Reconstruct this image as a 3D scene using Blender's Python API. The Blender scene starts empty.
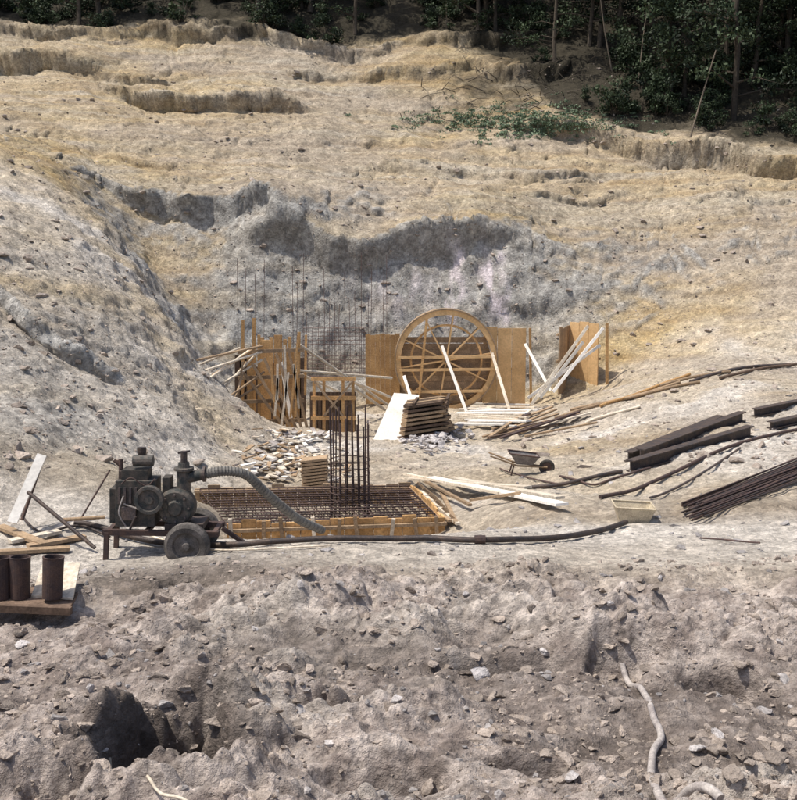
import bpy, math, random
import numpy as np
from mathutils import Vector, Matrix
random.seed(7); rng=np.random.default_rng(7)
sc=bpy.context.scene
sc.view_settings.view_transform='Standard'; sc.view_settings.look='None'; sc.view_settings.exposure=0
CZ=7.0; F=1099.0; TH=math.radians(8)
ct,st=math.cos(TH),math.sin(TH)
def ray(px,py):
    u=(px-398.5)/F; v=(400-py)/F
    return Vector((u, ct+v*st, -st+v*ct))
def P(px,py,Y):
    d=ray(px,py); k=Y/d.y
    return Vector((d.x*k,Y,d.z*k+CZ))
# ---------------- noise
def _h(ix,iy,iz,s):
    n=(ix.astype(np.int64)*374761393+iy.astype(np.int64)*668265263+iz.astype(np.int64)*2147483647*3+s*974634777)&0xFFFFFFFF
    n=((n^(n>>13))*1274126177)&0xFFFFFFFF
    n=n^(n>>16)
    n=(n*2246822519)&0xFFFFFFFF
    n=n^(n>>15)
    return (n&0xFFFFFF)/float(0xFFFFFF)*2-1
def vn2(x,y,s=0):
    x0=np.floor(x);y0=np.floor(y);fx=x-x0;fy=y-y0
    fx=fx*fx*fx*(fx*(fx*6-15)+10);fy=fy*fy*fy*(fy*(fy*6-15)+10)
    z=np.zeros_like(x0)
    a=_h(x0,y0,z,s);b=_h(x0+1,y0,z,s);c=_h(x0,y0+1,z,s);d=_h(x0+1,y0+1,z,s)
    return (a*(1-fx)+b*fx)*(1-fy)+(c*(1-fx)+d*fx)*fy
def vn3(x,y,z,s=0):
    z0=np.floor(z);fz=z-z0;fz=fz*fz*(3-2*fz)
    x0=np.floor(x);y0=np.floor(y);fx=x-x0;fy=y-y0
    fx=fx*fx*(3-2*fx);fy=fy*fy*(3-2*fy)
    def L(zz):
        a=_h(x0,y0,zz,s);b=_h(x0+1,y0,zz,s);c=_h(x0,y0+1,zz,s);d=_h(x0+1,y0+1,zz,s)
        return (a*(1-fx)+b*fx)*(1-fy)+(c*(1-fx)+d*fx)*fy
    return L(z0)*(1-fz)+L(z0+1)*fz
def fbm2(x,y,o=5,s=0,g=.5,bill=False):
    r=0;a=1;
    for i in range(o):
        c,sn=math.cos(i*1.3+.4),math.sin(i*1.3+.4)
        v=vn2((x*c-y*sn)*2**i+i*17.3,(x*sn+y*c)*2**i-i*9.1,s+i)
        if bill: v=1-2*np.abs(v)
        r=r+v*a;a*=g
    return r
def fbm3(x,y,z,o=4,s=0,g=.5,bill=False):
    r=0;a=1
    for i in range(o):
        c,sn=math.cos(i*1.3+.4),math.sin(i*1.3+.4)
        v=vn3((x*c-z*sn)*2**i+i*17.3,y*2**i-i*9.1,(x*sn+z*c)*2**i+i*3.7,s+i)
        if bill: v=1-2*np.abs(v)
        r=r+v*a;a*=g
    return r
def lumps(x,y,cell,s):
    X=x/cell;Y=y/cell;x0=np.floor(X);y0=np.floor(Y);zz=np.zeros_like(x0);h=np.zeros_like(x)
    for i in (-1,0,1):
        for j in (-1,0,1):
            cx=x0+i;cy=y0+j
            jx=_h(cx,cy,zz,s)*.5+.5;jy=_h(cx,cy,zz+1,s)*.5+.5;r=.35+.45*(_h(cx,cy,zz+2,s)*.5+.5)
            st_=.6+.4*_h(cx,cy,zz+3,s)
            d2=((X-cx-jx)**2+((Y-cy-jy)/st_.clip(.5,1))**2)/r**2
            h=np.maximum(h,np.sqrt(np.clip(1-d2,0,1))*r)
    return h*cell
def ss(a,b,x):
    t=np.clip((x-a)/(b-a),0,1);return t*t*(3-2*t)
# ---------------- terrain control survey
cp=[(-100,800,7),(100,800,7),(400,800,7),(700,800,7),(900,800,7),
(-50,680,10),(200,680,10),(400,680,10),(600,680,10),(850,680,10),
(0,600,13.5),(200,600,13.2),(400,600,13),(600,600,13),(797,600,12.5),
(0,550,16),(120,550,16.2),(230,541,16.9),(300,539,17.1),(360,538,17.2),(430,536,17.3),(500,530,17.8),(560,536,17.2),(700,530,17.5),(797,520,18),
(400,470,27),(300,455,30),(400,440,33),(480,450,31),(330,425,37),(270,428,36.5),(446,408,42),(530,405,42),(600,392,41.5),(320,408,41),
(560,440,32),(560,490,22.5),(500,508,20.3),(620,500,20.5),(700,480,22),(797,450,23.5),(650,440,28),(600,415,34),(700,400,32.5),(797,395,31.5),(797,365,38),(700,372,37),(650,378,39.5),
(625,345,44),(620,300,46),(700,340,42),(797,330,41),(700,290,45.5),(797,270,45),(900,300,42),(950,400,32),(950,480,21),
(520,390,43.9),(446,390,43.9),(350,390,43.9),(300,385,43.7),(560,250,48),(480,250,46.8),(350,250,46.4),(250,225,46.9),(170,215,48),(400,310,45.2),(300,300,45.1),(220,300,45),(520,310,45.5),
(215,370,42),(245,415,39),(150,260,46),
(258,455,30),(230,425,31),(200,380,32.5),(165,325,35),(130,270,38),(95,210,42),(55,160,46),
(200,465,25.5),(120,430,24.5),(60,400,24),(0,370,24),(100,330,30),(30,300,29),(0,240,32),(50,200,39),(0,165,42),(-100,300,26),(-100,180,36),(-100,450,18),
(150,485,20),(60,490,18.5),(0,500,17.8),(100,515,17.5),
(0,130,52),(100,150,52),(200,170,52.5),(350,190,52.5),(480,200,53),(600,210,53),(700,200,52.5),(797,200,51.5),(900,200,50),
(0,95,62),(150,110,62),(300,130,60),(450,140,60.5),(600,150,60),(700,158,58),(797,165,57),(950,150,55),
(0,60,70),(150,70,70),(300,80,70),(420,90,69),(520,105,67),(620,100,66),
(0,30,76),(200,28,76.5),(400,28,77),(600,40,75),(700,80,68),(797,100,65),(-150,30,76),(950,60,68),
(-200,-80,100),(200,-80,100),(500,-80,100),(1000,-80,100)]
C=[tuple(P(*c)) for c in cp]
C+=[(-2.9,19.4,1.42),(1,19.4,1.42),(-4.2,23.5,1.42),(.3,23.5,1.42),(-2,21.5,1.42),(-1,19.3,1.42)]
C+=[(-6,0,5.2),(6,0,5.2),(0,-8,5.8),(0,2,4.9),(-60,135,44),(0,135,44),(60,135,44),(-12,8,4.2),(12,8,4)]
C=np.array(C)
def U(r2): return np.where(r2>1e-9,.5*r2*np.log(r2+1e-12),0)
n=len(C);S=20.
X=C[:,:2]/S
K=U(((X[:,None]-X[None])**2).sum(-1))+np.eye(n)*1e-4
A=np.zeros((n+3,n+3));A[:n,:n]=K;A[:n,n]=1;A[:n,n+1:]=X;A[n,:n]=1;A[n+1:,:n]=X.T
w=np.linalg.solve(A,np.r_[C[:,2],0,0,0])
def T(x,y):
    lim=.62*np.maximum(y,0)+9
    xx=np.clip(x,-lim,lim)/S;yy=np.clip(y,-10,135)/S
    r=w[n]+w[n+1]*xx+w[n+2]*yy
    for i in range(n): r=r+w[i]*U((xx-X[i,0])**2+(yy-X[i,1])**2)
    return r+np.maximum(y-135,0)*.15
# ---------------- terrain grid
rows=[-12.]
while rows[-1]<5: rows.append(rows[-1]+.35)
while rows[-1]<84: rows.append(rows[-1]*(1.0019 if rows[-1]<20 else 1.0022))
while rows[-1]<300: rows.append(rows[-1]*1.02)
rows=np.array(rows)
sd=np.arange(-.44,.4401,.0019)
out=.44*1.045**np.arange(1,30)
cols=np.r_[-out[::-1],sd,out]
YY,SS=np.meshgrid(rows,cols,indexing='ij')
XX=SS*np.maximum(YY,5)
x,y=XX.copy(),YY.copy()
z=T(x,y)
def pl(pts): 
    a=np.array([tuple(P(*p))[:2] for p in pts]); return a[:,0],a[:,1]
ledges=[
 ([(285,244,46.5),(340,248,46.4),(400,246,46.5),(475,236,47)],1.9,2.6,1.9,.3),
 ([(130,212,48.3),(190,206,48.0),(270,214,47.2),(290,225,46.9)],1.3,2.5,1.3,.35),
 ([(-30,66,69),(60,62,69.5),(140,72,69)],1.5,4,1.2,.8),
 ([(130,100,64),(200,108,63.5),(280,100,64)],1.7,3.5,1.6,.8),
 ([(300,70,71),(420,60,72),(560,60,71)],.7,3.5,.5,1.3),
 ([(540,134,62),(640,150,59.5),(797,160,57.5),(900,160,57)],1.3,3,.9,.8),
 ([(-50,36,75),(200,34,75.5),(420,34,75.5),(560,40,75)],.8,2.5,.7,1.1),
 ([(500,192,54),(620,186,54.5),(797,190,53.5)],.3,1.6,.1,1.1),
 ([(560,212,52),(640,206,52.5),(797,214,51.)],.25,1.4,.1,1),
 ([(420,172,56.5),(600,170,56),(760,178,55)],.3,1.6,.15,1.1),
 ([(0,290,28.5),(30,300,28),(70,330,27.5)],.6,1.2,.3,.6),
]
yoff=np.zeros_like(y);under=np.zeros_like(y)
for pts,h,L,o,wa in ledges:
    lx,ly=pl(pts)
    sd0=int(abs(ly[0]*10))
    wob=(fbm2(x*.22,0*y+3.3,2,sd0)*.9+vn2(x*1.1,0*y+1.3,sd0+9)*.26+vn2(x*3.1,0*y+1.3,sd0+19)*.12+vn2(x*8.1,0*y+1.3,sd0+29)*.05)*wa
    yl=np.interp(x,lx,ly)+wob
    t=y-yl
    wx=ss(lx[0]-2.5,lx[0]+1,x)*(1-ss(lx[-1]-1,lx[-1]+2.5,x))
    wx=wx*np.clip(.7+.45*fbm2(x*.25,y*0+7,2,sd0+5),.1,1.25)
    z=z+wx*h*(ss(-.12,.35,t)-np.clip((t+L)/(2*L),0,1))
    yoff-=wx*o*np.exp(-((t-.38)/.3)**2)*(.75+.35*vn2(x*.9,y*0,9))
onhill=ss(43,48,y)
fg=1-ss(12.8,15,y)
slabm=np.exp(-(((x+1.9)/3.6)**4+((y-21.6)/3.2)**4))
path=ss(13.8,15,y)*(1-ss(17.8,19,y))
pit=ss(19,24,y)*(1-ss(41,44,y))
z+=onhill*(fbm2(x*.12,y*.12,4,11)*.5)
z+=onhill*fbm2(x*.13+2,y*1.1+fbm2(x*.15,y*.15,2,3)*1.2,3,24,.55)*.09
z+=onhill*fbm2(x*.5,y*.9,5,21,.6)*.12
z-=onhill*np.clip(fbm2(x*.9+fbm2(x*.3,y*.3,2,171)*1.5,y*.18,3,172,.6,True)-.75,0,1)*.22*(.4+.6*ss(-.2,.5,fbm2(x*.15,y*.1,2,173)))
z+=(1-onhill)*(1-fg)*(1-path*.85)*(1-slabm)*fbm2(x*.6,y*.6,5,31,.5)*.09
z+=path*fbm2(x*1.2,y*2,4,41)*.025
# foreground broken soil
cl=fbm2(x*.45+5,y*.6,3,51)
lm=y<18
def L2(cell,s,warp):
    r=np.zeros_like(x);wx_=x[lm]+warp*vn2(x[lm]*2/cell,y[lm]*2/cell,s+1);wy_=y[lm]+warp*vn2(x[lm]*2/cell+9,y[lm]*2/cell,s+2)
    r[lm]=lumps(wx_,wy_,cell,s);return r
rough=np.clip(.6+.75*cl,.15,1.4)
fgz=cl*.22+fbm2(x*1.7,y*2.2,4,61,.55,True)*.05
fgz+=rough*(L2(.62,200,.12)*.5+L2(.27,210,.06)*.5+L2(.12,220,.03)*.55)
z+=fg*fgz-fg*.1
z+=(ss(14,15.5,y)*(1-ss(17,19,y)))*L2(.16,230,.03)*.12
def hole(px,py,Yd,rx,ry,d):
    global z
    p=P(px,py,Yd); r=np.sqrt(((x-p.x)/rx)**2+((y-p.y)/ry)**2)+.35*fbm2(x*2.2,y*2.2,3,int(px))
    z-=d*(1-ss(.55,1.0,r))
    z+=d*.12*np.exp(-((r-1.25)/.25)**2)
hole(172,752,8.15,.55,.75,1.4);hole(320,700,9.4,.95,.42,.55);hole(60,775,7.3,.4,.3,.2);hole(545,745,8.2,.6,.3,.32);hole(395,690,9.6,.5,.3,.32);hole(190,583,14.3,.5,.4,.2)
hole(500,650,11,.7,.25,.26);hole(620,640,11,.5,.35,.26);hole(720,655,10.6,.5,.3,.3);hole(250,650,11,.6,.3,.22);hole(375,770,7.8,.5,.25,.22);hole(510,600,13,.9,.22,.18);hole(90,680,9.8,.6,.25,.2)
for k in range(5):
    yl=17.2+.33*k+.25*np.sin(x*.5+k)
    z-=.03*np.exp(-((y-yl)/.07)**2)*ss(-2,1,x)
y=y+yoff
def normals(x,y,z):
    V=np.stack([x,y,z],-1);du=np.gradient(V,axis=1);dv=np.gradient(V,axis=0)
    N=np.cross(du,dv);N/=np.linalg.norm(N,axis=-1,keepdims=True)+1e-9
    return N
N=normals(x,y,z)
steep=1-ss(.55,.85,N[...,2])
rock=steep*ss(22,26,y)
crk=fbm3(x*.55,y*.55,z*.8,6,81,.55,True)
d=rock*crk*.15+ (1-rock)*onhill*fbm3(x*1.3,y*1.3,z*1.3,6,91,.66)*.06
spur=ss(17,20,y)*(1-ss(42,46,y))*ss(-3.2,-6.5,x+0*y)
d+=ss(18,22,y)*(1-onhill)*(1-slabm)*fbm3(x*1.8,y*1.8,z*1.8,5,101,.6)*.05*(1+spur*.6)
d+=spur*fbm3(x*1.1+z*.9,y*.25,z*.3,3,151,.5)*.12
d+=ss(20,26,y)*fbm3(x*5,y*5,z*5,2,111,.6,True)*.018
xd,yd,zd=x+N[...,0]*d,y+N[...,1]*d,z+N[...,2]*d
nr,nc=x.shape
me=bpy.data.meshes.new('terrain')
V=np.stack([xd,yd,zd],-1).reshape(-1,3)
i0=(np.arange(nr-1)[:,None]*nc+np.arange(nc-1)[None]).ravel()
Q=np.stack([i0,i0+1,i0+1+nc,i0+nc],-1)
def setmesh(me,V,Q,smooth=True):
    k=Q.shape[1]
    me.vertices.add(len(V));me.vertices.foreach_set('co',V.astype(np.float32).ravel())
    me.loops.add(Q.size);me.loops.foreach_set('vertex_index',Q.astype(np.int32).ravel())
    me.polygons.add(len(Q));me.polygons.foreach_set('loop_start',(np.arange(len(Q))*k).astype(np.int32))
    me.polygons.foreach_set('use_smooth',np.full(len(Q),smooth))
    me.update(calc_edges=True);me.validate()
setmesh(me,V,Q)
m1=fbm2(x*.1,y*.1+z*.2,4,121);m2=fbm2(x*.4,y*.4+z*.4,4,131);m3=fbm2(x*.12+3,z*1.3+y*.3,4,141)
def blob(px,py,Yd,rx,ry):
    p=P(px,py,Yd);return np.exp(-(((x-p.x)/rx)**2+((yd-p.y)/ry)**2))
rdx,rdy=pl([(258,455,30),(230,425,31),(200,380,32.5),(165,325,35),(130,270,38),(95,210,42),(55,160,46)])
xr=np.interp(y,rdy,rdx)
band=np.exp(-((x-xr+.9)/1.3)**2)*ss(27,30,y)*(1-ss(44,48,y))
band=np.maximum(band,ss(34,38,y)*(1-ss(46,50,y))*ss(.5,-1.5,x-xr)*.8)
ochre=np.clip(.45+.45*m1+.25*m2+.4*m3,0,1)*ss(18,24,y)
ochre=np.maximum(ochre,.95*np.clip(blob(190,100,64,6,4)+blob(700,190,54,14,3)*.7+blob(640,160,58,10,2.5)*.6,0,1)*(.8+.3*m2))
ochre=np.maximum(ochre,band*(.9+.3*m2))
ochre+=fg*np.clip(.1+m2*.5,0,.45)
grey=np.clip(rock*.85+spur*.5*(.6+.5*m1),0,1)*(1-ss(48.5,52,y)*.85)
grey=np.maximum(grey,np.clip(blob(40,400,23,3.5,5),0,1)*.75)
grey=np.maximum(grey,np.clip(m3*.55+.05*m1,0,.45)*onhill)
grey=grey*(1-band)*(1-.45*np.clip(m3+.2,0,1)*(1-onhill))
dust=np.clip(path*(.85+.3*m2)+pit*.6*(.75+.6*m2)+ss(.3,.9,m2)*.2*(1-fg)+fg*ss(.0,.8,m2+cl*.5)*.55,0,1)
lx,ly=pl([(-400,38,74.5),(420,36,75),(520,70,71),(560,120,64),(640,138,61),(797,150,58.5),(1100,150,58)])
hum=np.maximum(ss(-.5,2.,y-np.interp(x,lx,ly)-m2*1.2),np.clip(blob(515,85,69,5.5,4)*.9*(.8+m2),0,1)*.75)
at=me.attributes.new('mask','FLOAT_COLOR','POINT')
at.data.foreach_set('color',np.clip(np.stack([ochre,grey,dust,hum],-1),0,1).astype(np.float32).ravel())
def vst(px,py,Y0,w_,h_):
    p=P(px,py,Y0);return np.exp(-(((xd-p.x+.25*vn2(zd*2,zd*0,5))/w_)**2+((zd-p.z)/h_)**2))*ss(43,44,y)*(1-ss(49,50,y))
white=np.clip((vst(455,275,46,.25,1.2)+vst(490,278,46,.36,1.2)+vst(450,300,45.5,.2,.8)+vst(503,300,45.5,.22,.9)+.25*vst(400,290,46,1.6,1.2))*(.75+1.5*fbm2(xd*2.5,zd*1.2,3,160)),0,.95)
damp_shade=fg*np.clip(.10-1.3*(fgz-.12)+.4*m2,0,.85)
damp_shade=np.maximum(damp_shade,np.clip(blob(175,590,14.5,1.6,.9)*1.2,0,1)*.8)  # pump's cast shadow, painted into the soil colour
damp_shade=np.maximum(damp_shade,np.clip(blob(172,752,8.15,.62,.8)*1.6,0,1)*.95)  # shade inside the deep hole, painted dark into the soil colour
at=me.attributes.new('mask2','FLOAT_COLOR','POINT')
at.data.foreach_set('color',np.clip(np.stack([white,damp_shade,fg,fg*0+1],-1),0,1).astype(np.float32).ravel())
terrain=bpy.data.objects.new('terrain',me);sc.collection.objects.link(terrain)
# ---------------- materials
def nt(name):
    m=bpy.data.materials.new(name);m.use_nodes=True
    t=m.node_tree;b=t.nodes['Principled BSDF'];b.inputs['Roughness'].default_value=.9
    b.inputs['Specular IOR Level'].default_value=.2
    return m,t,b
def node(t,k,**kw):
    n=t.nodes.new(k)
    for a,v in kw.items(): setattr(n,a,v)
    return n
def mix(t,fac,a,b,mode='MIX'):
    n=node(t,'ShaderNodeMix',data_type='RGBA',blend_type=mode)
    for s,i in ((fac,0),(a,6),(b,7)):
        if hasattr(s,'is_linked'): t.links.new(s,n.inputs[i])
        else: n.inputs[i].default_value=s if i==0 else (*s,1)
    return n.outputs[2]
def noise(t,co,sc_,det=5,rough=.6):
    n=node(t,'ShaderNodeTexNoise');n.inputs['Scale'].default_value=sc_;n.inputs['Detail'].default_value=det;n.inputs['Roughness'].default_value=rough
    t.links.new(co,n.inputs['Vector']);return n.outputs['Fac']
def ramp(t,f,a,b,lo=0,hi=1):
    n=node(t,'ShaderNodeMapRange');n.inputs[1].default_value=a;n.inputs[2].default_value=b;n.inputs[3].default_value=lo;n.inputs[4].default_value=hi
    t.links.new(f,n.inputs[0]);return n.outputs[0]
def gray(t,f):
    n=node(t,'ShaderNodeCombineColor');[t.links.new(f,n.inputs[i]) for i in range(3)];return n.outputs[0]
m,t,b=nt('soil')
co=node(t,'ShaderNodeNewGeometry').outputs['Position']
a=node(t,'ShaderNodeAttribute',attribute_name='mask');sp=node(t,'ShaderNodeSeparateColor');t.links.new(a.outputs['Color'],sp.inputs[0])
a2_=node(t,'ShaderNodeAttribute',attribute_name='mask2');sp2=node(t,'ShaderNodeSeparateColor');t.links.new(a2_.outputs['Color'],sp2.inputs[0])
mp=node(t,'ShaderNodeMapping');mp.inputs['Scale'].default_value=(.22,.7,2.2);t.links.new(co,mp.inputs['Vector'])
n1=noise(t,mp.outputs[0],1.1,6);n2=noise(t,co,2.5,6,.65);n3=noise(t,co,14,5,.7)
c=mix(t,ramp(t,n1,.35,.65),(.31,.255,.195),(.46,.39,.305))
oc=mix(t,ramp(t,n1,.35,.65),(.38,.265,.125),(.50,.39,.215))
c=mix(t,sp.outputs[0],c,oc)
gr=mix(t,ramp(t,n2,.35,.65),(.27,.265,.26),(.43,.425,.405))
c=mix(t,sp.outputs[1],c,gr)
fgc=mix(t,ramp(t,n2,.4,.62),(.32,.265,.235),(.51,.445,.40))
c=mix(t,sp2.outputs[2],c,fgc)
c=mix(t,sp.outputs[2],c,(.60,.55,.49))
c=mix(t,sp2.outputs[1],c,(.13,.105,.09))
c=mix(t,sp2.outputs[0],c,(.78,.69,.71))
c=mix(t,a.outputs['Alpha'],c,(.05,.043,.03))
c=mix(t,1.0,c,gray(t,ramp(t,n2,.3,.7,.72,1.24)),'MULTIPLY')
c=mix(t,1.0,c,gray(t,ramp(t,n3,.3,.7,.6,1.34)),'MULTIPLY')
vo=node(t,'ShaderNodeTexVoronoi');vo.inputs['Scale'].default_value=9;t.links.new(co,vo.inputs['Vector'])
vs=node(t,'ShaderNodeSeparateColor');t.links.new(vo.outputs['Color'],vs.inputs[0])
c=mix(t,1.0,c,gray(t,ramp(t,vs.outputs[0],0,1,.78,1.22)),'MULTIPLY')
t.links.new(c,b.inputs['Base Color'])
bp=node(t,'ShaderNodeBump');bp.inputs['Strength'].default_value=1;bp.inputs['Distance'].default_value=.08;t.links.new(n3,bp.inputs['Height'])
t.links.new(bp.outputs[0],b.inputs['Normal'])
me.materials.append(m)
def simple(name,col,var=.3,scale=6,rough=.85,metal=0,alt=None,bump=.3):
    m,t,b=nt(name);b.inputs['Roughness'].default_value=rough;b.inputs['Metallic'].default_value=metal
    co=node(t,'ShaderNodeNewGeometry').outputs['Position']
    f=noise(t,co,scale,6,.65)
    c=mix(t,ramp(t,f,.38,.62),col,alt or tuple(v*.6 for v in col))
    a=node(t,'ShaderNodeAttribute',attribute_name='tint')
    c=mix(t,1.0,c,gray(t,a.outputs['Fac']),'MULTIPLY')
    f2=noise(t,co,scale*9,4,.6)
    c=mix(t,1.0,c,gray(t,ramp(t,f2,.3,.7,1-var,1+var)),'MULTIPLY')
    t.links.new(c,b.inputs['Base Color'])
    bp=node(t,'ShaderNodeBump');bp.inputs['Strength'].default_value=bump;bp.inputs['Distance'].default_value=.02;t.links.new(f2,bp.inputs['Height']);t.links.new(bp.outputs[0],b.inputs['Normal'])
    return m
M_oc=simple('ochre_timber',(.62,.38,.17),alt=(.46,.27,.12),scale=2.5)
M_ply=simple('plywood_face',(.68,.45,.23),alt=(.54,.35,.17),scale=1.5,var=.15)
M_pale=simple('pale_timber',(.74,.66,.54),alt=(.55,.47,.37),scale=2)
M_wea=simple('weathered_timber',(.42,.30,.19),alt=(.28,.20,.13),scale=3)
M_dark=simple('dark_timber',(.16,.11,.08),scale=3)
M_rust=simple('rusty_steel',(.13,.085,.07),alt=(.08,.06,.06),scale=8,rough=.7,metal=.2)
M_steel=simple('dark_steel',(.065,.058,.06),alt=(.12,.09,.075),scale=5,rough=.55,metal=.3)
M_paint=simple('engine_paint',(.04,.045,.044),alt=(.12,.10,.085),scale=9,rough=.6)
M_hose=simple('canvas_hose',(.22,.21,.19),alt=(.13,.12,.11),scale=8,rough=.8)
M_rub=simple('dusty_rubber',(.14,.125,.115),alt=(.06,.055,.05),scale=6)
M_grey=simple('grey_pipe',(.44,.40,.37),alt=(.26,.23,.22),scale=6,rough=.7)
M_stone=simple('stone_surface',(.36,.335,.325),alt=(.24,.225,.22),scale=7,bump=.6)
M_clod=simple('soil_clod',(.42,.355,.305),alt=(.27,.225,.19),scale=9,bump=.8)
M_bark=simple('bark',(.11,.09,.07),scale=8)
M_white=simple('pale_board',(.80,.77,.72),alt=(.66,.62,.56),scale=2,var=.12)
M_mortar=simple('trough_paint',(.60,.52,.38),alt=(.44,.37,.27),scale=6)
def leafmat(name,c1,c2):
    m,t,b=nt(name);b.inputs['Roughness'].default_value=.6
    a=node(t,'ShaderNodeAttribute',attribute_name='tint')
    c=mix(t,ramp(t,a.outputs['Fac'],.4,1.3),c1,c2)
    t.links.new(c,b.inputs['Base Color'])
    return m
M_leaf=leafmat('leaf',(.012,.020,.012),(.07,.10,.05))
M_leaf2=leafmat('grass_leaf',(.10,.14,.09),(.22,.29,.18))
# ---------------- mesh builder
class MB:
    def __init__(s): s.v=[];s.f=[];s.m=[];s.t=[];s.mats=[];s.sm=[]
    def mi(s,mat):
        if mat not in s.mats: s.mats.append(mat)
        return s.mats.index(mat)
    def add(s,vs,fs,mat,tint=None,smooth=False):
        o=len(s.v);s.v+=[tuple(v) for v in vs];k=s.mi(mat)
        if tint is None: tint=random.uniform(.75,1.2)
        for f in fs: s.f.append([o+i for i in f]);s.m.append(k);s.t.append(tint);s.sm.append(smooth)
    def beam(s,p,q,w,h,mat,up=(0,0,1),tint=None):
        p,q=Vector(p),Vector(q);d=(q-p).normalized();up=Vector(up)
        sx=d.cross(up)
        if sx.length<.05: sx=d.cross(Vector((0,1,0)))
        sx.normalize();sy=sx.cross(d).normalized()
        vs=[]
        for e in (p,q):
            for a,b_ in ((-1,-1),(1,-1),(1,1),(-1,1)): vs.append(e+sx*a*w/2+sy*b_*h/2)
        s.add(vs,[(3,2,1,0),(4,5,6,7),(0,1,5,4),(1,2,6,5),(2,3,7,6),(3,0,4,7)],mat,tint)
    def tube(s,pts,r,mat,n=8,tint=None,cap=True,r2=None,smooth=True):
        pts=[Vector(p) for p in pts];vs=[];fs=[];N=len(pts);prev=None
        for i,p in enumerate(pts):
            d=(pts[min(i+1,N-1)]-pts[max(i-1,0)]).normalized()
            a=prev-d*prev.dot(d) if prev else d.cross(Vector((0,0,1)) if abs(d.z)<.9 else Vector((1,0,0)))
            a.normalize();prev=a.copy();b_=d.cross(a)
            rr=r if r2 is None else r+(r2-r)*i/(N-1)
            for k in range(n):
                an=2*math.pi*k/n;vs.append(p+a*math.cos(an)*rr+b_*math.sin(an)*rr)
        for i in range(N-1):
            for k in range(n): fs.append((i*n+k,i*n+(k+1)%n,(i+1)*n+(k+1)%n,(i+1)*n+k))
        s.add(vs,fs,mat,tint,smooth)
        if cap:
            s.add(vs[:n],[tuple(range(n))[::-1]],mat,tint);s.add(vs[-n:],[tuple(range(n))],mat,tint)
    def prism(s,pts,off,mat,tint=None):
        n=len(pts);off=Vector(off);vs=[Vector(p) for p in pts]+[Vector(p)+off for p in pts]
        s.add(vs,[tuple(range(n))[::-1],tuple(range(n,2*n))]+[(i,(i+1)%n,n+(i+1)%n,n+i) for i in range(n)],mat,tint)
    def lathe(s,c,ax,prof,mat,n=20,tint=None):
        ax=Vector(ax).normalized();a=ax.cross(Vector((0,0,1)) if abs(ax.z)<.9 else Vector((1,0,0))).normalized();b_=ax.cross(a);c=Vector(c)
        vs=[];fs=[]
        for (t_,r) in prof:
            for k in range(n):
                an=2*math.pi*k/n;vs.append(c+ax*t_+(a*math.cos(an)+b_*math.sin(an))*r)
        for i in range(len(prof)-1):
            for k in range(n): fs.append((i*n+k,i*n+(k+1)%n,(i+1)*n+(k+1)%n,(i+1)*n+k))
        s.add(vs,fs,mat,tint,False)
    def obj(s,name,bev=0):
        me=bpy.data.meshes.new(name);me.from_pydata(s.v,[],s.f)
        for m_ in s.mats: me.materials.append(m_)
        me.polygons.foreach_set('material_index',s.m);me.polygons.foreach_set('use_smooth',s.sm)
        a=me.attributes.new('tint','FLOAT','FACE');a.data.foreach_set('value',s.t);me.update()
        o=bpy.data.objects.new(name,me);sc.collection.objects.link(o)
        if bev:
            b_=o.modifiers.new('b','BEVEL');b_.width=bev;b_.segments=2
        return o
bpy.context.view_layer.update()
CAM=Vector((0,0,CZ))
def G(px,py,dz=0):
    ok,l,nn,_=terrain.ray_cast(CAM+ray(px,py).normalized()*3,ray(px,py).normalized())
    return l+Vector((0,0,dz)) if ok else P(px,py,60)
def H(x,y,dz=0):
    ok,l,nn,_=terrain.ray_cast(Vector((x,y,60)),Vector((0,0,-1)))
    return Vector((x,y,l.z+dz)) if ok else Vector((x,y,0))
def spl(pts,k=8):
    pts=[Vector(p) for p in pts];o=[];q=[pts[0]]+pts+[pts[-1]]
    for i in range(len(pts)-1):
        a,b_,c_,d_=q[i:i+4]
        for j in range(k):
            u=j/k;o.append(.5*((2*b_)+(c_-a)*u+(2*a-5*b_+4*c_-d_)*u*u+(-a+3*b_-3*c_+d_)*u**3))
    o.append(pts[-1]);return o
# ---------------- wheel form
YW=42.0;b_=MB();c0=P(446,360,YW);R=1.93
def ring(mb,c,ra,rb,y0,y1,mat,n=56,tt=(.85,1.12)):
    for k in range(n):
        a0,a1=2*math.pi*k/n,2*math.pi*(k+1)/n
        vs=[]
        for yy in (y0,y1):
            for r,a in ((ra,a0),(rb,a0),(rb,a1),(ra,a1)): vs.append((c.x+r*math.cos(a),c.y+yy,c.z+r*math.sin(a)))
        mb.add(vs,[(0,1,2,3),(7,6,5,4),(1,5,6,2),(0,3,7,4)],mat,random.uniform(*tt))
ring(b_,c0,R-.19,R,-.25,-.17,M_ply,tt=(1.0,1.2));ring(b_,c0,R-.20,R,.17,.25,M_oc)
ring(b_,c0,R+.002,R+.05,-.28,.28,M_wea,72)
ring(b_,c0,R-.62,R-.54,-.2,-.14,M_oc,tt=(.9,1.1))
for k in range(10):
    a=2*math.pi*k/10+.16;d=Vector((math.cos(a),0,math.sin(a)))
    for yy in (-.19,.13):
        b_.beam(c0+d*.15+Vector((0,yy,0)),c0+d*(R-.1)+Vector((0,yy,0)),.055,.08,M_ply if yy<0 else M_wea,up=(0,1,0),tint=1.15 if yy<0 else .8)
for k in range(14):
    zz=-1.75+k*.25;hw=math.sqrt(max(0,(R-.06)**2-(abs(zz)+.1)**2))
    if k in (13,12,11): continue
    b_.beam(c0+Vector((-hw,.3,zz)),c0+Vector((hw,.3,zz+random.uniform(-.01,.01))),.225,.03,M_wea,up=(0,1,0),tint=random.uniform(1.0,1.55))
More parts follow.
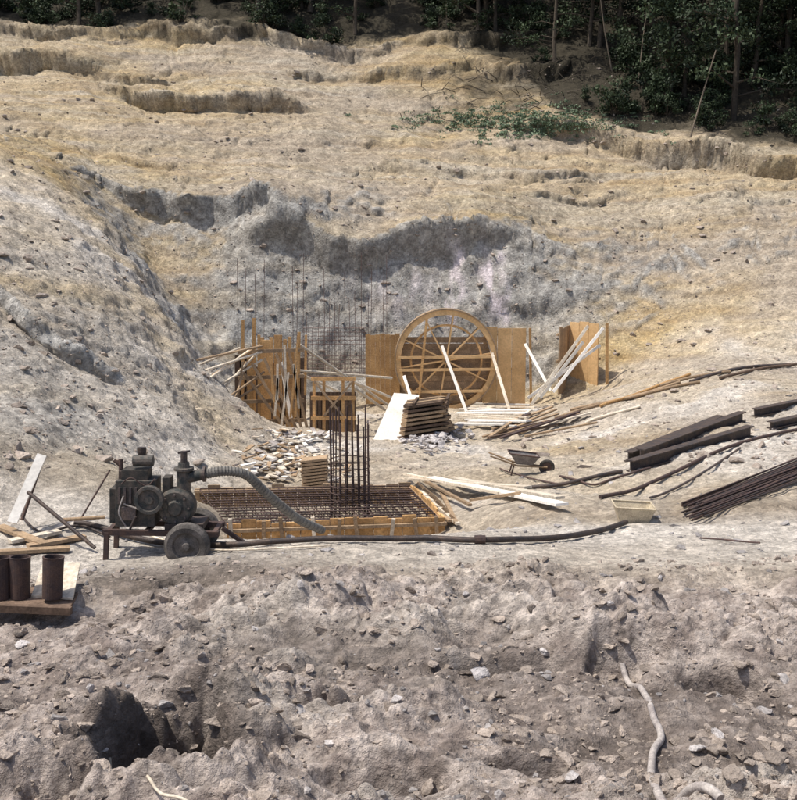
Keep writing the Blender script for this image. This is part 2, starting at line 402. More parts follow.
b_.lathe(c0+Vector((0,-.24,0)),(0,1,0),[(0,0),(0,.16),(.3,.16),(.3,0)],M_ply,16)
b_.lathe(c0+Vector((0,-.28,0)),(0,1,0),[(0,0),(0,.06),(.05,.06)],M_dark,12)
for zz,ww in ((-.36,1.8),(.12,1.85),(-1.2,1.4)):
    b_.beam(c0+Vector((-ww,-.31,zz)),c0+Vector((ww,-.31,zz+.04)),.10,.05,M_ply,up=(0,1,0),tint=1.1)
b_.beam(c0+Vector((-1.05,-.36,-1.45)),c0+Vector((-.75,-.36,1.6)),.09,.04,M_oc,up=(0,1,0))
wheel=b_.obj('circular_timber_form')
def panel(mb,p0,p1,z0,z1,mat,th=.05,bw=.22,batt=True,tt=(.8,1.12)):
    p0=Vector(p0);p1=Vector(p1);L=(p1-p0).length;d=(p1-p0)/L;nn=int(L/bw)+1;nrm=Vector((d.y,-d.x,0))
    for i in range(nn):
        a=p0+d*(L*i/nn);c=p0+d*(L*(i+.97)/nn);t_=random.uniform(-.03,.06)
        mb.prism([(a.x,a.y,z0),(c.x,c.y,z0),(c.x,c.y,z1+t_),(a.x,a.y,z1+t_)],-nrm*th*random.uniform(.9,1.1),mat,random.uniform(*tt))
    if batt:
        for zz in (z0+.3,(z0+z1)/2,z1-.25):
            mb.beam(Vector((p0.x,p0.y,zz))-nrm*.12,Vector((p1.x,p1.y,zz))-nrm*.12,.09,.09,M_wea)
b_=MB()
def Z(py,Y): return P(400,py,Y).z
panel(b_,P(364,0,42.8),P(400,0,42.8),Z(404,42.8),Z(335,42.8),M_oc,tt=(.6,.9))
panel(b_,P(398,0,42.9),P(488,0,42.9),Z(408,42.9),Z(345,42.9),M_wea,bw=.3,tt=(.9,1.3))
panel(b_,P(487,0,42.6),P(532,0,42.6),Z(410,42.6),Z(328,42.6),M_ply,bw=.6,tt=(.9,1.15))
b_.beam(P(530,328,42.4),P(531,410,42.4),.09,.09,M_oc,up=(0,1,0))
b_.obj('timber_formwork_wall')
b_=MB()
a0,a1,a2=P(567,0,42.2),P(577,0,43.6),P(607,0,42.4)
panel(b_,(a0.x,a0.y,0),(a1.x,a1.y,0),Z(392,43),Z(327,43),M_wea,bw=.4)
panel(b_,(a1.x,a1.y,0),(a2.x,a2.y,0),Z(395,42),Z(325,42),M_ply,bw=.62,tt=(.95,1.15))
b_.beam(P(607,323,42.3),P(607,396,42.3),.1,.1,M_oc,up=(0,1,0))
b_.obj('timber_formwork_box')
def brace(p,q,w=.16,h=.05,mat=None,name='timber_brace'):
    b_=MB();b_.beam(p,q,w,h,mat or M_white,up=(0,-1,0));b_.obj(name)
for (x0,y0,Y0,x1,y1,Y1) in [(488,340,42.2,509,409,40),(442,346,41.6,467,413,39.6),(525,344,42,551,391,40.5),(588,326,42.1,531,405,39.5),(603,328,41.8,553,392,40),(583,342,42,540,398,40),(600,345,41.6,528,398,40),(404,376,41.5,415,410,40),(281,362,36.2,291,418,36)]:
    brace(P(x0,y0,Y0),P(x1,y1,Y1),.11,mat=random.choice([M_white,M_pale,M_white]))
b_=MB();Y0=37
def pb(x0,y0,x1,y1,w,mat,Ya=37,Yb=None,h=.06): b_.beam(P(x0,y0,Ya),P(x1,y1,Yb or Ya),w,h,mat,up=(0,-1,0))
for xx,yt,yb,w_ in [(243,320,432,.1),(254,318,430,.12),(266,340,436,.34),(277,335,436,.2),(290,352,438,.3),(299,332,420,.1),(250,350,432,.2),(306,335,395,.08),(259,335,430,.1)]:
    pb(xx,yt,xx+random.uniform(-1,1),yb,w_,M_oc,Y0+random.uniform(-.5,.5))
for yy in (352,378,402,422): pb(238,yy,304,yy-2,.12,M_wea,36.4)
for k in range(7): pb(262+k*4.6,338+random.uniform(-3,6),262+k*4.6,398,.13,M_oc,38.6)
for k in range(14): pb(238+k*5,365+random.uniform(-10,10),238+k*5,440,.22,M_dark,39)  # dark backing boards added to stand in for the shade behind the posts
for k in range(5): pb(240+k*12,368-k*5,288+k*5,432,.09,M_wea,36.1)
for k in range(9):
    x0=random.uniform(240,300);pb(x0,random.uniform(330,380),x0+random.uniform(-14,14),random.uniform(400,436),.07,random.choice([M_pale,M_wea,M_oc]),35.8)
b_.obj('timber_formwork')
b_=MB()
for (x0,y0,x1,y1) in [(197,360,262,346),(200,372,262,352),(205,380,260,345),(208,392,262,360),(212,400,258,352),(222,402,264,372),(200,385,250,350),(218,410,262,384),(230,418,246,362),(196,366,240,348)]:
    b_.tube([P(x0,y0,34.5+random.random()),P(x1,y1,36.4)],.04,random.choice([M_pale,M_wea,M_pale]),6)
b_.obj('timber_prop_pile')
b_=MB()
for (x0,y0,x1,y1) in [(292,370,392,378),(300,345,388,405),(350,385,385,410),(296,372,340,392),(345,378,392,398)]:
    b_.tube([P(x0,y0,37),P(x1,y1,39)],.05,random.choice([M_pale,M_oc]),6)
b_.obj('scaffold_pole_set')
b_=MB();
for Yt in (33.5,34.6):
    for xx in (314,324,343,353): pb(xx,378,xx,432,.09,M_oc if Yt<34 else M_wea,Yt)
    for yy in (379,398,418): pb(311,yy,356,yy,.12,M_oc,Yt-.06)
    pb(314,381,343,416,.06,M_wea,Yt-.1);pb(353,381,324,416,.06,M_wea,Yt-.12)
for xx in (314,353):
    b_.beam(P(xx,379,33.5),P(xx,379,34.6),.1,.1,M_wea)
for k in range(12): pb(312+k*3.8,392,312+k*3.8,436,.14,M_dark,35.2)
b_.obj('shoring_tower')
b_=MB()
for xx in np.r_[np.linspace(240,262,5),np.linspace(292,306,4),np.linspace(318,388,14)]:
    xx=float(xx)+random.uniform(-2,2);top=random.uniform(252,318);Yb=43+random.uniform(-.4,.3)
    b_.tube([P(xx,372,Yb),P(xx+random.uniform(-2,2),top,Yb+.1)],.011,M_rust,5,cap=False,tint=1.5)
b_.obj('rebar_starter_bars')
b_=MB()
for k in range(16): b_.tube([P(304+k*4,328,42.9),P(304+k*4,374,42.9)],.009,M_rust,4,cap=False,tint=1.8)
for k in range(13): b_.tube([P(303,328+k*4,42.9),P(366,328+k*4,42.9)],.012,M_rust,4,cap=False,tint=1.8)
b_.obj('rebar_wall_mesh')
def PZ(px,py,z):
    d=ray(px,py);k=(z-CZ)/d.z;return CAM+d*k
zs=1.76
q=[PZ(200,490,zs),PZ(408,487,zs),PZ(440,520,zs),PZ(228,527,zs)]
def bil(u,v,dz=0): return (q[0]*(1-u)+q[1]*u)*(1-v)+(q[3]*(1-u)+q[2]*u)*v+Vector((0,0,dz))
b_=MB()
for L,dz in ((0,0),(1,-.16)):
    for k in range(25): b_.tube([bil(k/24,0,dz),bil(k/24+random.uniform(-.004,.004),1,dz)],.013,M_rust,5,cap=False)
    for k in range(15): b_.tube([bil(0,k/14,dz+.03),bil(1,k/14,dz+.03)],.013,M_rust,5,cap=False)
for i in range(25):
    for j in range(0,15,3): b_.tube([bil(i/24,j/14,-.2),bil(i/24,j/14,.03)],.008,M_rust,4,cap=False)
b_.obj('slab_rebar_mat')
b_=MB()
def edge(p0,p1,h0,mat):
    p0=Vector(p0);p1=Vector(p1);n_=int((p1-p0).length/.28)+1
    for i in range(n_):
        a=p0.lerp(p1,i/n_);c=p0.lerp(p1,(i+.95)/n_);hh=h0+random.uniform(-.05,.05)
        nn=Vector((p1.y-p0.y,p0.x-p1.x,0)).normalized()*.04
        b_.prism([a+Vector((0,0,-.4)),c+Vector((0,0,-.4)),c+Vector((0,0,hh)),a+Vector((0,0,hh))],nn,mat)
    b_.beam(p0+Vector((0,-.1,-.03)),p1+Vector((0,-.1,-.03)),.06,.06,M_wea)
edge(bil(-.01,1.03),bil(1.02,1.03),.12,M_oc);edge(bil(1.02,0),bil(1.02,1.03),.08,M_oc);edge(bil(-.02,-.03),bil(1.02,-.03),.05,M_wea)
for k in range(9):
    p=bil(k/8+random.uniform(-.03,.03),1.06);b_.beam(p+Vector((0,-.02,-.4)),p+Vector((random.uniform(-.08,.08),-.05,random.uniform(.1,.25))),.07,.05,M_wea if k%3 else M_pale,up=(0,1,0))
for k in range(6):
    p=bil(1.04,k/5);b_.beam(p+Vector((.5,0,-.3)),p+Vector((.02,0,.1)),.06,.05,M_wea)
b_.obj('slab_edge_formwork')
b_=MB();cb=bil(.66,.42,-.3)
for k in range(18):
    a=2*math.pi*k/18;p=cb+Vector((.40*math.cos(a),.40*math.sin(a),0))
    b_.tube([p,p+Vector((random.uniform(-.04,.04),random.uniform(-.04,.04),random.uniform(1.9,2.3)))],.017,M_rust,6)
for k in range(8): 
    zz=.1+k*.14+(.1 if k>4 else 0);b_.tube([cb+Vector((.42*math.cos(a),.42*math.sin(a),zz)) for a in np.linspace(0,2*math.pi,25)],.009,M_rust,4,cap=False)
b_.obj('column_rebar_cage')
b_=MB();
g0=G(398,440);g1=G(455,437);yv=Vector((.15,1.4,0))
ux=(g1-g0);ux.z=0;ux.normalize();Ls=2.0
for l in range(8):
    zz=g0.z+.06+l*.135;off=l*.02
    st0=Vector((g0.x+.1+off,g0.y,zz))
    for k in range(5):
        p=st0+yv*(k/5);b_.beam(p,p+ux*(Ls-l*.09+random.uniform(-.15,.15)),.24,.075,random.choice([M_dark,M_wea,M_wea]))
    for k in (0.15,.85):
        p=st0+ux*Ls*k+Vector((0,-.08,.065));b_.beam(p,p+yv,.08,.05,M_dark)
b_.obj('lumber_stack')
b_=MB()
b_.prism([P(394,394,34.4),P(419,396,34.4),P(398,447,32.4),P(371,446,32.4)],(0,.05,.03),M_white,1.0)
b_.obj('leaning_plywood_sheet')
b_=MB()
for k in range(14):
    x0=460+random.uniform(-6,14);y0=406+k*1.7
    p=G(x0,y0,.12);q_=G(x0+random.uniform(40,75),y0+random.uniform(-3,4),.12);b_.beam(p,q_,random.choice([.2,.3,.12]),.05,random.choice([M_white,M_pale,M_white]))
b_.obj('timber_plank_pile')
b_=MB()
for k in range(16):
    x0=490+random.uniform(-10,40);y0=430+random.uniform(0,12);p=G(x0,y0,.1);q_=G(x0+random.uniform(30,80),y0-random.uniform(10,26),.12);b_.beam(p,q_,.10,.05,random.choice([M_dark,M_wea,M_pale,M_rust]))
b_.obj('timber_plank_pile')
b_=MB()
for k in range(260):
    x0=random.gauss(292,24);y0=random.uniform(436,484);p=G(x0,y0,random.uniform(.03,.22));a=random.uniform(0,3.1);l=random.uniform(.08,.42)
    b_.beam(p,p+Vector((math.cos(a)*l,math.sin(a)*l,random.uniform(-.08,.1))),random.uniform(.05,.22),.03,random.choice([M_white,M_pale,M_wea,M_grey]))
b_.obj('timber_offcut_pile')
b_=MB()
for k in range(9):
    b_.beam(P(302+random.uniform(-1,1),486-k*3.2,25.3),P(327+random.uniform(-1,1),483-k*3.2,25.3),.5,.05,M_wea)
b_.obj('board_stack')
b_=MB()
for (x0,y0,x1,y1,w_,m_) in [(408,487,528,494,.2,M_pale),(430,486,562,512,.26,M_white),(455,487,560,505,.2,M_pale),(415,484,470,512,.08,M_wea),(420,500,458,531,.08,M_pale),(440,498,456,530,.08,M_wea),(412,505,450,528,.08,M_wea),(405,482,500,500,.1,M_pale),(470,510,520,500,.08,M_wea)]:
    b_.beam(G(x0,y0,.2),G(x1,y1,.14),w_,.05,m_)
b_.obj('scattered_timber_boards')
def channel(p,q,h=.32,w=.22,t_=.025,name='steel_channel_beam'):
    b_=MB();p=Vector(p);q=Vector(q);up=Vector((0,0,1));d=(q-p).normalized()
    b_.beam(p+up*h/2,q+up*h/2,t_,h-.052,M_steel,tint=1);
    for zz in (.012,h-.012): b_.beam(p+up*zz,q+up*zz,w,t_,M_steel,tint=1)
    return b_.obj(name)
channel(G(630,472,.0),G(750,436,.0),.26);channel(G(640,462,.04),G(742,421,.0),.26);channel(G(628,462,.0),G(720,424,.0),.24)
channel(G(754,418,.03),G(830,402,.03),.22)
channel(G(770,430,.03),G(850,412,.03),.18)
b_=MB()
for k in range(34):
    dx=random.uniform(-12,12);dy=random.uniform(-9,9)
    b_.tube([G(692+dx,517+dy,.04+random.random()*.1),G(830+dx,462+dy,.04+random.random()*.1)],.018,M_rust if k%3 else M_steel,5)
b_.obj('rebar_bundle')
def gtube(name,pts,r,mat,k=10,n=8,dz=None,it=3):
    w_=[G(a,c) for a,c in pts];s_=spl(w_,k);out=[]
    for p in s_: out.append(H(p.x,p.y,(r*.8 if dz is None else dz)))
    for _ in range(it): out=[out[0]]+[Vector((o.x,o.y,(out[i].z+2*o.z+out[i+2].z)/4)) for i,o in enumerate(out[1:-1])]+[out[-1]]
    b_=MB();b_.tube(out,r,mat,n);return b_.obj(name),out
for pts,r,mt in [([(483,492),(550,488),(622,474)],.04,M_steel),([(600,500),(700,462),(830,425)],.04,M_rust),([(560,478),(600,486),(650,470)],.025,M_rust),([(650,500),(740,450)],.025,M_steel),([(600,408),(690,376)],.05,M_oc),([(570,412),(680,384)],.05,M_wea),([(660,388),(730,374)],.05,M_wea),([(690,384),(790,366)],.05,M_steel),([(720,380),(815,360)],.05,M_dark),([(555,420),(640,396)],.05,M_wea),([(500,470),(560,486)],.02,M_rust),([(700,515),(760,500)],.02,M_steel),([(700,540),(760,545)],.015,M_rust),([(620,402),(700,384)],.05,M_wea),([(585,425),(640,408)],.04,M_pale)]:
    gtube('steel_bar' if mt in(M_steel,M_rust) else 'timber_pole',pts,r,mt,dz=r+.02)
b_=MB();w0=G(524,474,0)
def wb(x_,y_,z_): return w0+Vector((x_,y_,z_))*.85
rim=[wb(-.42,-.28,.62),wb(.38,-.30,.52),wb(.38,.30,.52),wb(-.42,.28,.62)];bot=[wb(-.22,-.15,.30),wb(.22,-.17,.28),wb(.22,.17,.28),wb(-.22,.15,.30)]
b_.add(rim+bot,[(0,1,5,4),(1,2,6,5),(2,3,7,6),(3,0,4,7),(4,5,6,7)],M_grey,.7)
for s_ in (-1,1):
    b_.tube([wb(-.95,.26*s_,.55),wb(-.2,.2*s_,.27),wb(.62,.05*s_,.2)],.022,M_wea,6);b_.tube([wb(-.3,.2*s_,.28),wb(-.38,.22*s_,.0)],.02,M_rust,6)
for i in range(4): b_.tube([rim[i],rim[(i+1)%4]],.018,M_rust,6)
b_.tube([wb(.62+.17*math.cos(a),0,.19+.17*math.sin(a)) for a in np.linspace(0,2*math.pi,20)],.04,M_rub,8,cap=False)
b_.lathe(wb(.62,-.03,.19),(0,1,0),[(0,0),(0,.14),(.06,.14),(.06,0)],M_rust,14)
b_.obj('wheelbarrow')
b_=MB();w0=G(633,521,0)
rim=[wb(-.40,-.24,.34),wb(.40,-.28,.30),wb(.42,.32,.32),wb(-.38,.35,.36)];bot=[wb(-.3,-.15,0),wb(.28,-.17,0),wb(.29,.2,0),wb(-.28,.23,0)]
b_.add(rim+bot,[(0,1,5,4),(1,2,6,5),(2,3,7,6),(3,0,4,7),(4,5,6,7)],M_mortar,1)
for i in range(4): b_.tube([rim[i],rim[(i+1)%4]],.015,M_mortar,6)
b_.obj('mortar_trough')
# ---------------- pump
b_=MB()
def pp(px,py,dy=0): return P(px,py,16)+Vector((0,dy,0))
for dy in (-.28,.28): b_.beam(pp(108,527,dy),pp(222,529,dy),.09,.08,M_rust)
for xx in (112,150,185,218): b_.beam(pp(xx,528,-.32),pp(xx,528,.32),.07,.06,M_rust)
for dy in (-.3,.3): b_.beam(pp(112,527,dy),pp(111,556,dy),.07,.07,M_rust,up=(0,1,0))
b_.beam(pp(222,528,0),pp(252,548,0),.06,.06,M_rust)
def boxp(x0,y0,x1,y1,d0,d1,mat,tint=None):
    b_.prism([pp(x0,y1,d0),pp(x1,y1,d0),pp(x1,y0,d0),pp(x0,y0,d0)],(0,d1-d0,0),mat,tint)
boxp(119,478,158,523,-.22,.22,M_paint,1)
boxp(124,468,150,478,-.16,.16,M_paint,.8)
boxp(113,486,119,520,-.2,.2,M_paint,.7)
for k in range(6): boxp(122+k*5.5,484,124.5+k*5.5,500,-.245,-.22,M_steel,1.4)
boxp(120,470,126,478,-.08,.08,M_steel)
b_.tube([pp(121,459,0),pp(121,486,0)],.035,M_rust,10);b_.tube([pp(121,466,0),pp(114,460,0)],.03,M_rust,8)
b_.lathe(pp(134,460,-.05),(1,0,0),[(0,0),(0,.08),(.3,.08),(.3,0)],M_paint,14,1.3)
b_.lathe(pp(141,452,.05),(0,0,1),[(-.12,.05),(0,.07),(.06,.07),(.06,0)],M_steel,12)
b_.lathe(pp(154,495,-.36),(0,1,0),[(0,0),(0,.06),(.03,.07),(.03,.15),(-.01,.16),(-.01,.21),(.1,.21),(.1,0)],M_paint,24,1.3)
b_.tube([pp(140,512,-.28),pp(133,528,-.28)],.02,M_steel,6);b_.tube([pp(128,500,-.26),pp(146,506,-.27)],.015,M_grey,6)
b_.tube(spl([pp(126,480,-.25),pp(136,474,-.28),pp(150,482,-.27),pp(158,476,-.2)],6),.012,M_rust,6);b_.tube(spl([pp(130,522,-.25),pp(124,508,-.3),pp(128,492,-.27)],6),.012,M_grey,6)
boxp(126,503,140,516,-.27,-.22,M_steel,1.6)
b_.lathe(pp(178,505,-.26),(0,1,0),[(0,0),(0,.1),(.04,.12),(.04,.24),(.1,.28),(.3,.28),(.36,.22),(.36,0)],M_paint,24,1.1)
b_.tube([pp(184,520,0),pp(184,470,0)],.1,M_paint,14,tint=1.2);b_.lathe(pp(184,470,0),(0,0,1),[(0,.1),(0,.15),(.04,.15),(.04,.09),(.12,.08),(.12,0)],M_paint,16,1.2)
b_.tube([pp(184,462,0),pp(184,451,0)],.05,M_steel,10);b_.beam(pp(178,453,0),pp(190,451,0),.03,.03,M_steel)
boxp(164,476,172,520,-.12,.12,M_paint,.8)
b_.tube([pp(186,478,0),pp(204,474,0)],.085,M_paint,14,tint=1.1);b_.lathe(pp(203,474,0),(1,0,0),[(0,0),(0,.12),(.04,.12),(.04,0)],M_steel,16)
boxp(168,520,206,526,-.25,.25,M_steel,1)
for k in range(8):
    a=k*math.pi/4;b_.lathe(pp(178,505,-.23)+Vector((.2*math.cos(a),0,.2*math.sin(a))),(0,1,0),[(-.02,0),(-.02,.018),(.03,.018)],M_steel,6,1.8)
for (xx,dy) in ((193,-.48),(193,.42)):
    c=pp(193,537,dy);rr=.33
    b_.lathe(c,(0,1,0),[(-.02,rr*.55),(-.07,rr*.62),(-.08,rr*.85),(-.04,rr),(.08,rr),(.12,rr*.85),(.11,rr*.6),(.05,rr*.5)],M_rub,28,1.2)
    b_.lathe(c,(0,1,0),[(-.09,0),(-.09,.05),(-.05,.06),(-.02,.12),(-.02,rr*.56)],M_rub,20,1.5)
b_.tube([pp(193,537,-.46),pp(193,537,.42)],.03,M_steel,8)
pump=b_.obj('trailer_water_pump',.004)
hp=[pp(206,474,0),pp(225,471,.0),pp(245,476,.1),P(262,489,16.4),P(280,505,16.9),P(300,520,17.6),P(322,530,18.6)]
b_=MB();sp_=spl(hp,14);b_.tube(sp_,.07,M_hose,12)
for i in range(2,len(sp_)-1,2): 
    b_.lathe(sp_[i],(sp_[i+1]-sp_[i]),[(-.012,.07),(0,.079),(.012,.07)],M_hose,12,.8)
b_.obj('discharge_hose')
_,out_=gtube('ground_hose',[(75,527),(108,533),(150,545),(200,549),(260,547),(350,543),(420,542),(480,544),(545,543),(590,537),(626,526)],.045,M_steel,12,10,dz=.07,it=8)
b_=MB();p=G(480,544,.07);b_.lathe(p+Vector((-.08,0,0)),(1,0,0),[(0,0),(0,.065),(.16,.065),(.16,0)],M_rust,12);b_.obj('pipe_coupling')
gtube('ground_cable',[(20,515),(40,535),(80,528),(110,540)],.02,M_steel,8,6,dz=.05)
gtube('ground_cable',[(150,538),(230,552),(330,548)],.015,M_pale,8,6,dz=.04)
b_=MB();b_.beam(P(12,523,16.5),P(42,455,17.2),.15,.04,M_white,up=(0,-1,0));b_.obj('leaning_plank')
b_=MB()
b_.tube([P(44,456,17.3),P(22,520,16.8)],.03,M_rust,6);b_.tube([P(28,492,16.6),P(95,548,16.0)],.03,M_steel,6);b_.tube([P(110,470,17.6),P(80,520,17.2)],.015,M_rust,6);b_.tube([P(60,520,16.8),P(105,517,16.9)],.03,M_wea,6)
b_.obj('steel_prop_frame')
b_=MB()
for (x0,y0,x1,y1,m_) in [(0,530,45,548,M_wea),(10,545,60,535,M_pale),(28,550,85,540,M_wea),(0,556,70,552,M_wea)]: b_.beam(G(x0,y0,.06),G(x1,y1,.06),.16,.05,m_)
b_.obj('ground_planks')
b_=MB();g=G(36,606,.06)
b_.prism([g+Vector((-.75,-.22,0)),g+Vector((.52,-.32,-.02)),g+Vector((.46,.35,.03)),g+Vector((-.72,.4,.03))],(0,0,.04),M_dark,1.3)
b_.beam(g+Vector((-.8,-.26,.02)),g+Vector((.55,-.36,.0)),.08,.09,M_dark)
b_.prism([g+Vector((-.05,.0,.05)),g+Vector((.5,-.1,.05)),g+Vector((.4,.6,.3)),g+Vector((-.1,.65,.3))],(0,0,.03),M_pale,.9)
b_.obj('timber_pallet_board')
for (dx,dy,ti) in ((-.42,-.02,.0),(-.19,.0,.02),(.24,-.1,.06)):
    b_=MB();c=g+Vector((dx,dy,.05 if dx<.1 else .08));ax=Vector((ti,.05,1)).normalized()
    b_.lathe(c,ax,[(0,.105),(0,.12),(.5,.13),(.52,.135),(.52,.11),(.02,.1)],M_rust,24,.8)
    b_.obj('steel_pipe_section')
gtube('flexible_hose',[(622,668),(640,692),(652,720),(661,742),(652,765),(655,785),(685,795),(720,806)],.032,M_grey,12,10,dz=.05,it=14)
gtube('flexible_hose',[(110,765),(150,790),(190,812)],.012,M_pale,8,6,dz=.06)
# ---------------- rocks
import bmesh
tmpl=[]
for v_ in range(10):
    bm=bmesh.new();bmesh.ops.create_icosphere(bm,subdivisions=3 if v_<4 else 2 if v_<7 else 1,radius=1)
    vv=np.array([v.co for v in bm.verts]);ff=np.array([[v.index for v in f.verts] for f in bm.faces]);bm.free()
    for k in range(14):
        nn=rng.normal(size=3);nn/=np.linalg.norm(nn);dd=rng.uniform(.3,.75);pr=vv@nn;vv=vv-np.outer(np.maximum(pr-dd,0),nn)
    vv=vv*np.array([1.3,rng.uniform(.7,1.1),rng.uniform(.5,.9)])+.03*rng.normal(size=vv.shape)
    tmpl.append((vv,ff))
def rocks(name,places,mat):
    Vs=[];Fs=[];Ts=[];o=0
    for (p,s,tv) in places:
        vv,ff=tmpl[rng.integers(0,4) if s>.07 else rng.integers(4,7) if s>.03 else rng.integers(7,10)]
        e=Matrix.Rotation(random.uniform(0,6.28),3,'Z')@Matrix.Rotation(random.gauss(0,.5),3,'X')
        Vs.append(vv*s@np.array(e).T+np.array(p));Fs.append(ff+o);Ts.append(np.full(len(ff),tv));o+=len(vv)
    me=bpy.data.meshes.new(name);setmesh(me,np.concatenate(Vs),np.concatenate(Fs),False)
    me.materials.append(mat);T_=np.concatenate(Ts)
    a=me.attributes.new('tint','FLOAT','FACE');a.data.foreach_set('value',T_.astype(np.float32))
    ob=bpy.data.objects.new(name,me);sc.collection.objects.link(ob)
def scatter(N_,smin,al,smax,y0,y1,seed,thr):
    o=[]
    for k in range(N_):
        Yk=random.uniform(y0,y1);Xk=random.uniform(-.42,.42)*Yk
        if Yk>18 and Xk<1.5: continue
        s=min(smin*random.paretovariate(al),smax)
        if vn2(np.array([Xk*.8]),np.array([Yk*.8]),seed)[0]<thr and random.random()<.8: continue
        o.append((H(Xk,Yk,s*.0),s,random.uniform(.65,1.3)))
    return o
rocks('scattered_stones',scatter(2600,.010,1.7,.075,5.5,15.5,77,-.1)+scatter(2200,.012,1.8,.09,15,32,78,-.3),M_stone)
rocks('soil_clods',scatter(14000,.010,1.6,.085,5.5,15.0,79,-.3),M_clod)
pl_=[]
for k in range(6500):
    px_=random.uniform(-60,860);py_=random.uniform(60,470);p=G(px_,py_)
    if p.y<18 or p.y>74: continue
    s=min(.026*random.paretovariate(2.2),.18);pl_.append((p,s,random.uniform(.75,1.35)))
rocks('hillside_clods',pl_,M_clod)
pl_=[]
for k in range(300):
    p=G(random.gauss(432,15),random.gauss(440,5));pl_.append((p+Vector((0,0,random.random()*.2)),random.uniform(.04,.13),random.uniform(1.3,1.9)))
rocks('rubble_pile',pl_,M_stone)
pl_=[]
for (a,c,s) in [(481,676,.12),(20,648,.09),(545,655,.08),(395,702,.07),(715,735,.1),(255,630,.06),(610,605,.06),(660,580,.07),(700,750,.08),(570,780,.07),(90,690,.07),(330,745,.06),(300,585,.06)]:
    pl_.append((G(a,c,s*.25),s,1.6))
rocks('pale_slab_rocks',pl_,M_stone)
# ---------------- vegetation
def leaves(n_,cen,rad,size,flat=1.):
    c=np.asarray(cen);k=len(c)
    idx=rng.integers(0,k,n_);d=rng.normal(size=(n_,3));d/=np.linalg.norm(d,axis=1)[:,None]
    r=np.asarray(rad)[idx][:,None]*rng.uniform(.35,1.05,(n_,1));p=c[idx]+d*r*np.array([1,1,.7*flat])
    a=rng.normal(size=(n_,3));a/=np.linalg.norm(a,axis=1)[:,None];b__=np.cross(a,rng.normal(size=(n_,3)));b__/=np.linalg.norm(b__,axis=1)[:,None]
    s=size*rng.uniform(.5,1.3,(n_,1))
    v=np.stack([p-a*s,p+b__*s*.5,p+a*s,p-b__*s*.5],1).reshape(-1,3)
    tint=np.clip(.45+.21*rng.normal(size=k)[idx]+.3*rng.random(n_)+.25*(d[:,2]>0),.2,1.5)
    return v,tint
def plant(name,kind):
    b_=MB();cen=[];rad=[]
    if kind=='tree':
        h=random.uniform(9,13);lean=random.uniform(-.8,.8)
        tr=[Vector((lean*(t_**1.5)+random.uniform(-.1,.1),random.uniform(-.1,.1),h*t_)) for t_ in np.linspace(0,1,8)]
        b_.tube(tr,.17,M_bark,8,r2=.04)
        for k in range(22):
            t_=random.uniform(.10,.999);i=min(int(t_*7),6);base=tr[i].lerp(tr[i+1],t_*7-i);a=random.uniform(0,6.28);l=random.uniform(1.2,3.6)*(1.15-t_*.6)
            tip=base+Vector((math.cos(a)*l,math.sin(a)*l,random.uniform(-.5,1.2)));mid=base.lerp(tip,.5)+Vector((0,0,.25))
            b_.tube([base,mid,tip],.06,M_bark,5,r2=.015)
            for q_ in (mid,tip,tip+Vector((random.gauss(0,.7),random.gauss(0,.7),random.gauss(0,.5)))): cen.append(tuple(q_));rad.append(random.uniform(.35,.9))
        n_=5200;size=.11
    else:
        for k in range(10):
            a=random.uniform(0,6.28);r=random.uniform(0,1);tip=Vector((math.cos(a)*r,math.sin(a)*r,random.uniform(.3,1.5)))
            b_.tube([(0,0,0),tip*.5+Vector((0,0,.1)),tip],.025,M_bark,4,r2=.008);cen.append(tuple(tip));rad.append(random.uniform(.25,.6))
        n_=900;size=.085
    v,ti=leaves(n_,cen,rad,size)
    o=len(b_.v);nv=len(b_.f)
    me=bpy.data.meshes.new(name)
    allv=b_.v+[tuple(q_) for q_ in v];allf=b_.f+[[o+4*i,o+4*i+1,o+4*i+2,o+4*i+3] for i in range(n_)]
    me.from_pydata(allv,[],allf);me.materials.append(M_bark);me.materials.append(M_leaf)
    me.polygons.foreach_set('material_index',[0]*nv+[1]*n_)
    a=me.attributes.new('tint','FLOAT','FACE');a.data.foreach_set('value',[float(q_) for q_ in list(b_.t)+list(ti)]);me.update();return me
trees=[plant('broadleaf_tree','tree') for _ in range(5)];bushes=[plant('bush','bush') for _ in range(3)]
def put(me_,name,x_,y_,s):
    p=H(x_,y_,-.1);o_=bpy.data.objects.new(name,me_);o_.location=p;o_.rotation_euler=(0,0,random.uniform(0,6.28));o_.scale=(s,s,s*random.uniform(.85,1.1));sc.collection.objects.link(o_)
lxs,lys=pl([(-400,38,74.5),(420,36,75),(520,58,72),(560,104,66),(640,134,62),(797,146,59.5),(1100,150,58)])
for k in range(150):
    xx=random.uniform(-44,44);e=float(np.interp(xx,lxs,lys));dy=random.uniform(1.2,24)
    put(random.choice(trees),'broadleaf_tree',xx,e+dy,random.uniform(.75,1.25))
for k in range(320):
    xx=random.uniform(-44,44);e=float(np.interp(xx,lxs,lys));dy=random.uniform(.6,12)
    put(random.choice(bushes),'bush',xx,e+dy,random.uniform(.5,1.4))
for (a,c,a2,c2,Yt) in [(690,112,716,50,60),(447,30,447,-15,76),(613,60,600,-5,70),(640,30,650,-10,68)]:
    b_=MB();p=P(a,c,Yt);p=H(p.x,Yt,-.2);q_=P(a2,c2,Yt+.3);mid=p.lerp(q_,.5)+Vector((random.uniform(-.2,.2),0,0));b_.tube(spl([p,mid,q_],5),.06,M_bark,6,r2=.03,tint=2.0);b_.obj('bare_tree_trunk')
b_=MB()
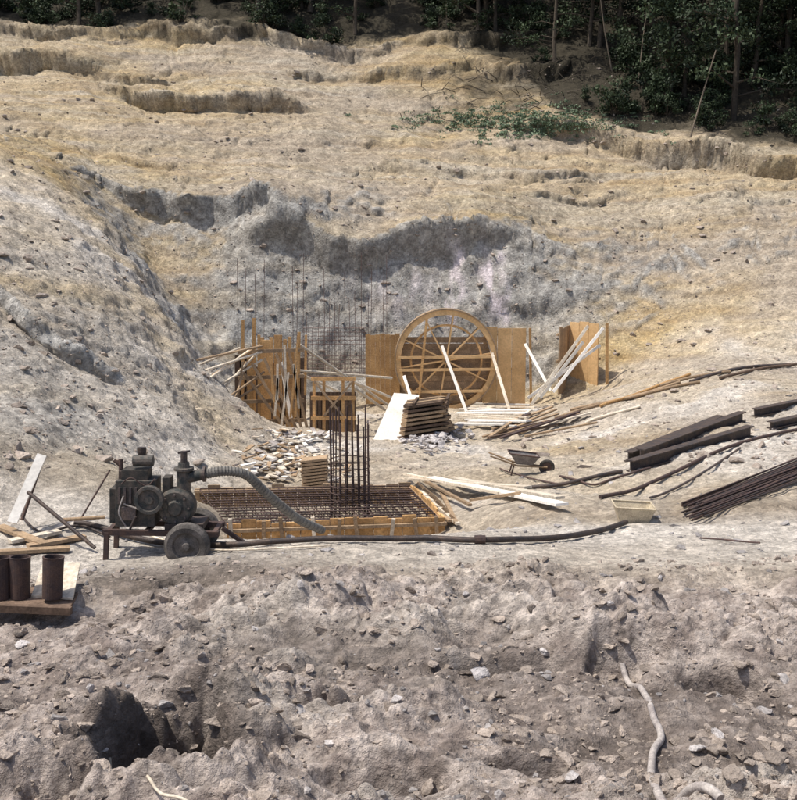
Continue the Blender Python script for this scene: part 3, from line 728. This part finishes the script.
for k in range(70):
    p=G(random.gauss(520,45),random.gauss(92,16),.1);a=random.uniform(0,6.28);l=random.uniform(.5,2.2);b_.tube([p,p+Vector((math.cos(a)*l*.5,math.sin(a)*l*.5,random.uniform(0,.4))),p+Vector((math.cos(a)*l,math.sin(a)*l,random.uniform(-.2,.4)))],.03,M_bark,5,r2=.01)
b_.obj('fallen_branches')
cen=[];rad=[]
for k in range(420):
    a=random.gauss(520,55);c=random.gauss(122,8);p=G(a,c)
    if 55<p.y<75: cen.append((p.x,p.y,p.z+.03));rad.append(random.uniform(.15,.5))
v,ti=leaves(15000,cen,rad,.07,.35)
me=bpy.data.meshes.new('grass_patch');setmesh(me,v,np.arange(len(v)).reshape(-1,4),False);me.materials.append(M_leaf2)
a=me.attributes.new('tint','FLOAT','FACE');a.data.foreach_set('value',ti.astype(np.float32)[:len(me.polygons)])
sc.collection.objects.link(bpy.data.objects.new('grass_patch',me))
# ---------------- light
sd_=Vector((-.40,-.07,.91)).normalized()
el=math.asin(sd_.z);az=math.atan2(sd_.x,sd_.y)
w_=bpy.data.worlds.new('World');sc.world=w_;w_.use_nodes=True;t=w_.node_tree
sk=t.nodes.new('ShaderNodeTexSky');sk.sky_type='NISHITA';sk.sun_disc=False;sk.sun_elevation=el;sk.sun_rotation=az;sk.dust_density=3
t.links.new(sk.outputs[0],t.nodes['Background'].inputs[0]);t.nodes['Background'].inputs[1].default_value=.15
L=bpy.data.lights.new('sun','SUN');L.energy=4.4;L.angle=math.radians(.8);L.color=(1,.94,.84)
lo=bpy.data.objects.new('sun',L);lo.rotation_euler=(-sd_).to_track_quat('-Z','Y').to_euler();sc.collection.objects.link(lo)
cam=bpy.data.cameras.new('camera');co_=bpy.data.objects.new('camera',cam);sc.collection.objects.link(co_)
co_.location=CAM;co_.rotation_euler=(math.radians(90-8),0,0);cam.sensor_width=36;cam.sensor_fit='VERTICAL';cam.sensor_height=36;cam.lens=36*F/800;cam.clip_end=1000;cam.clip_start=.1
sc.camera=co_
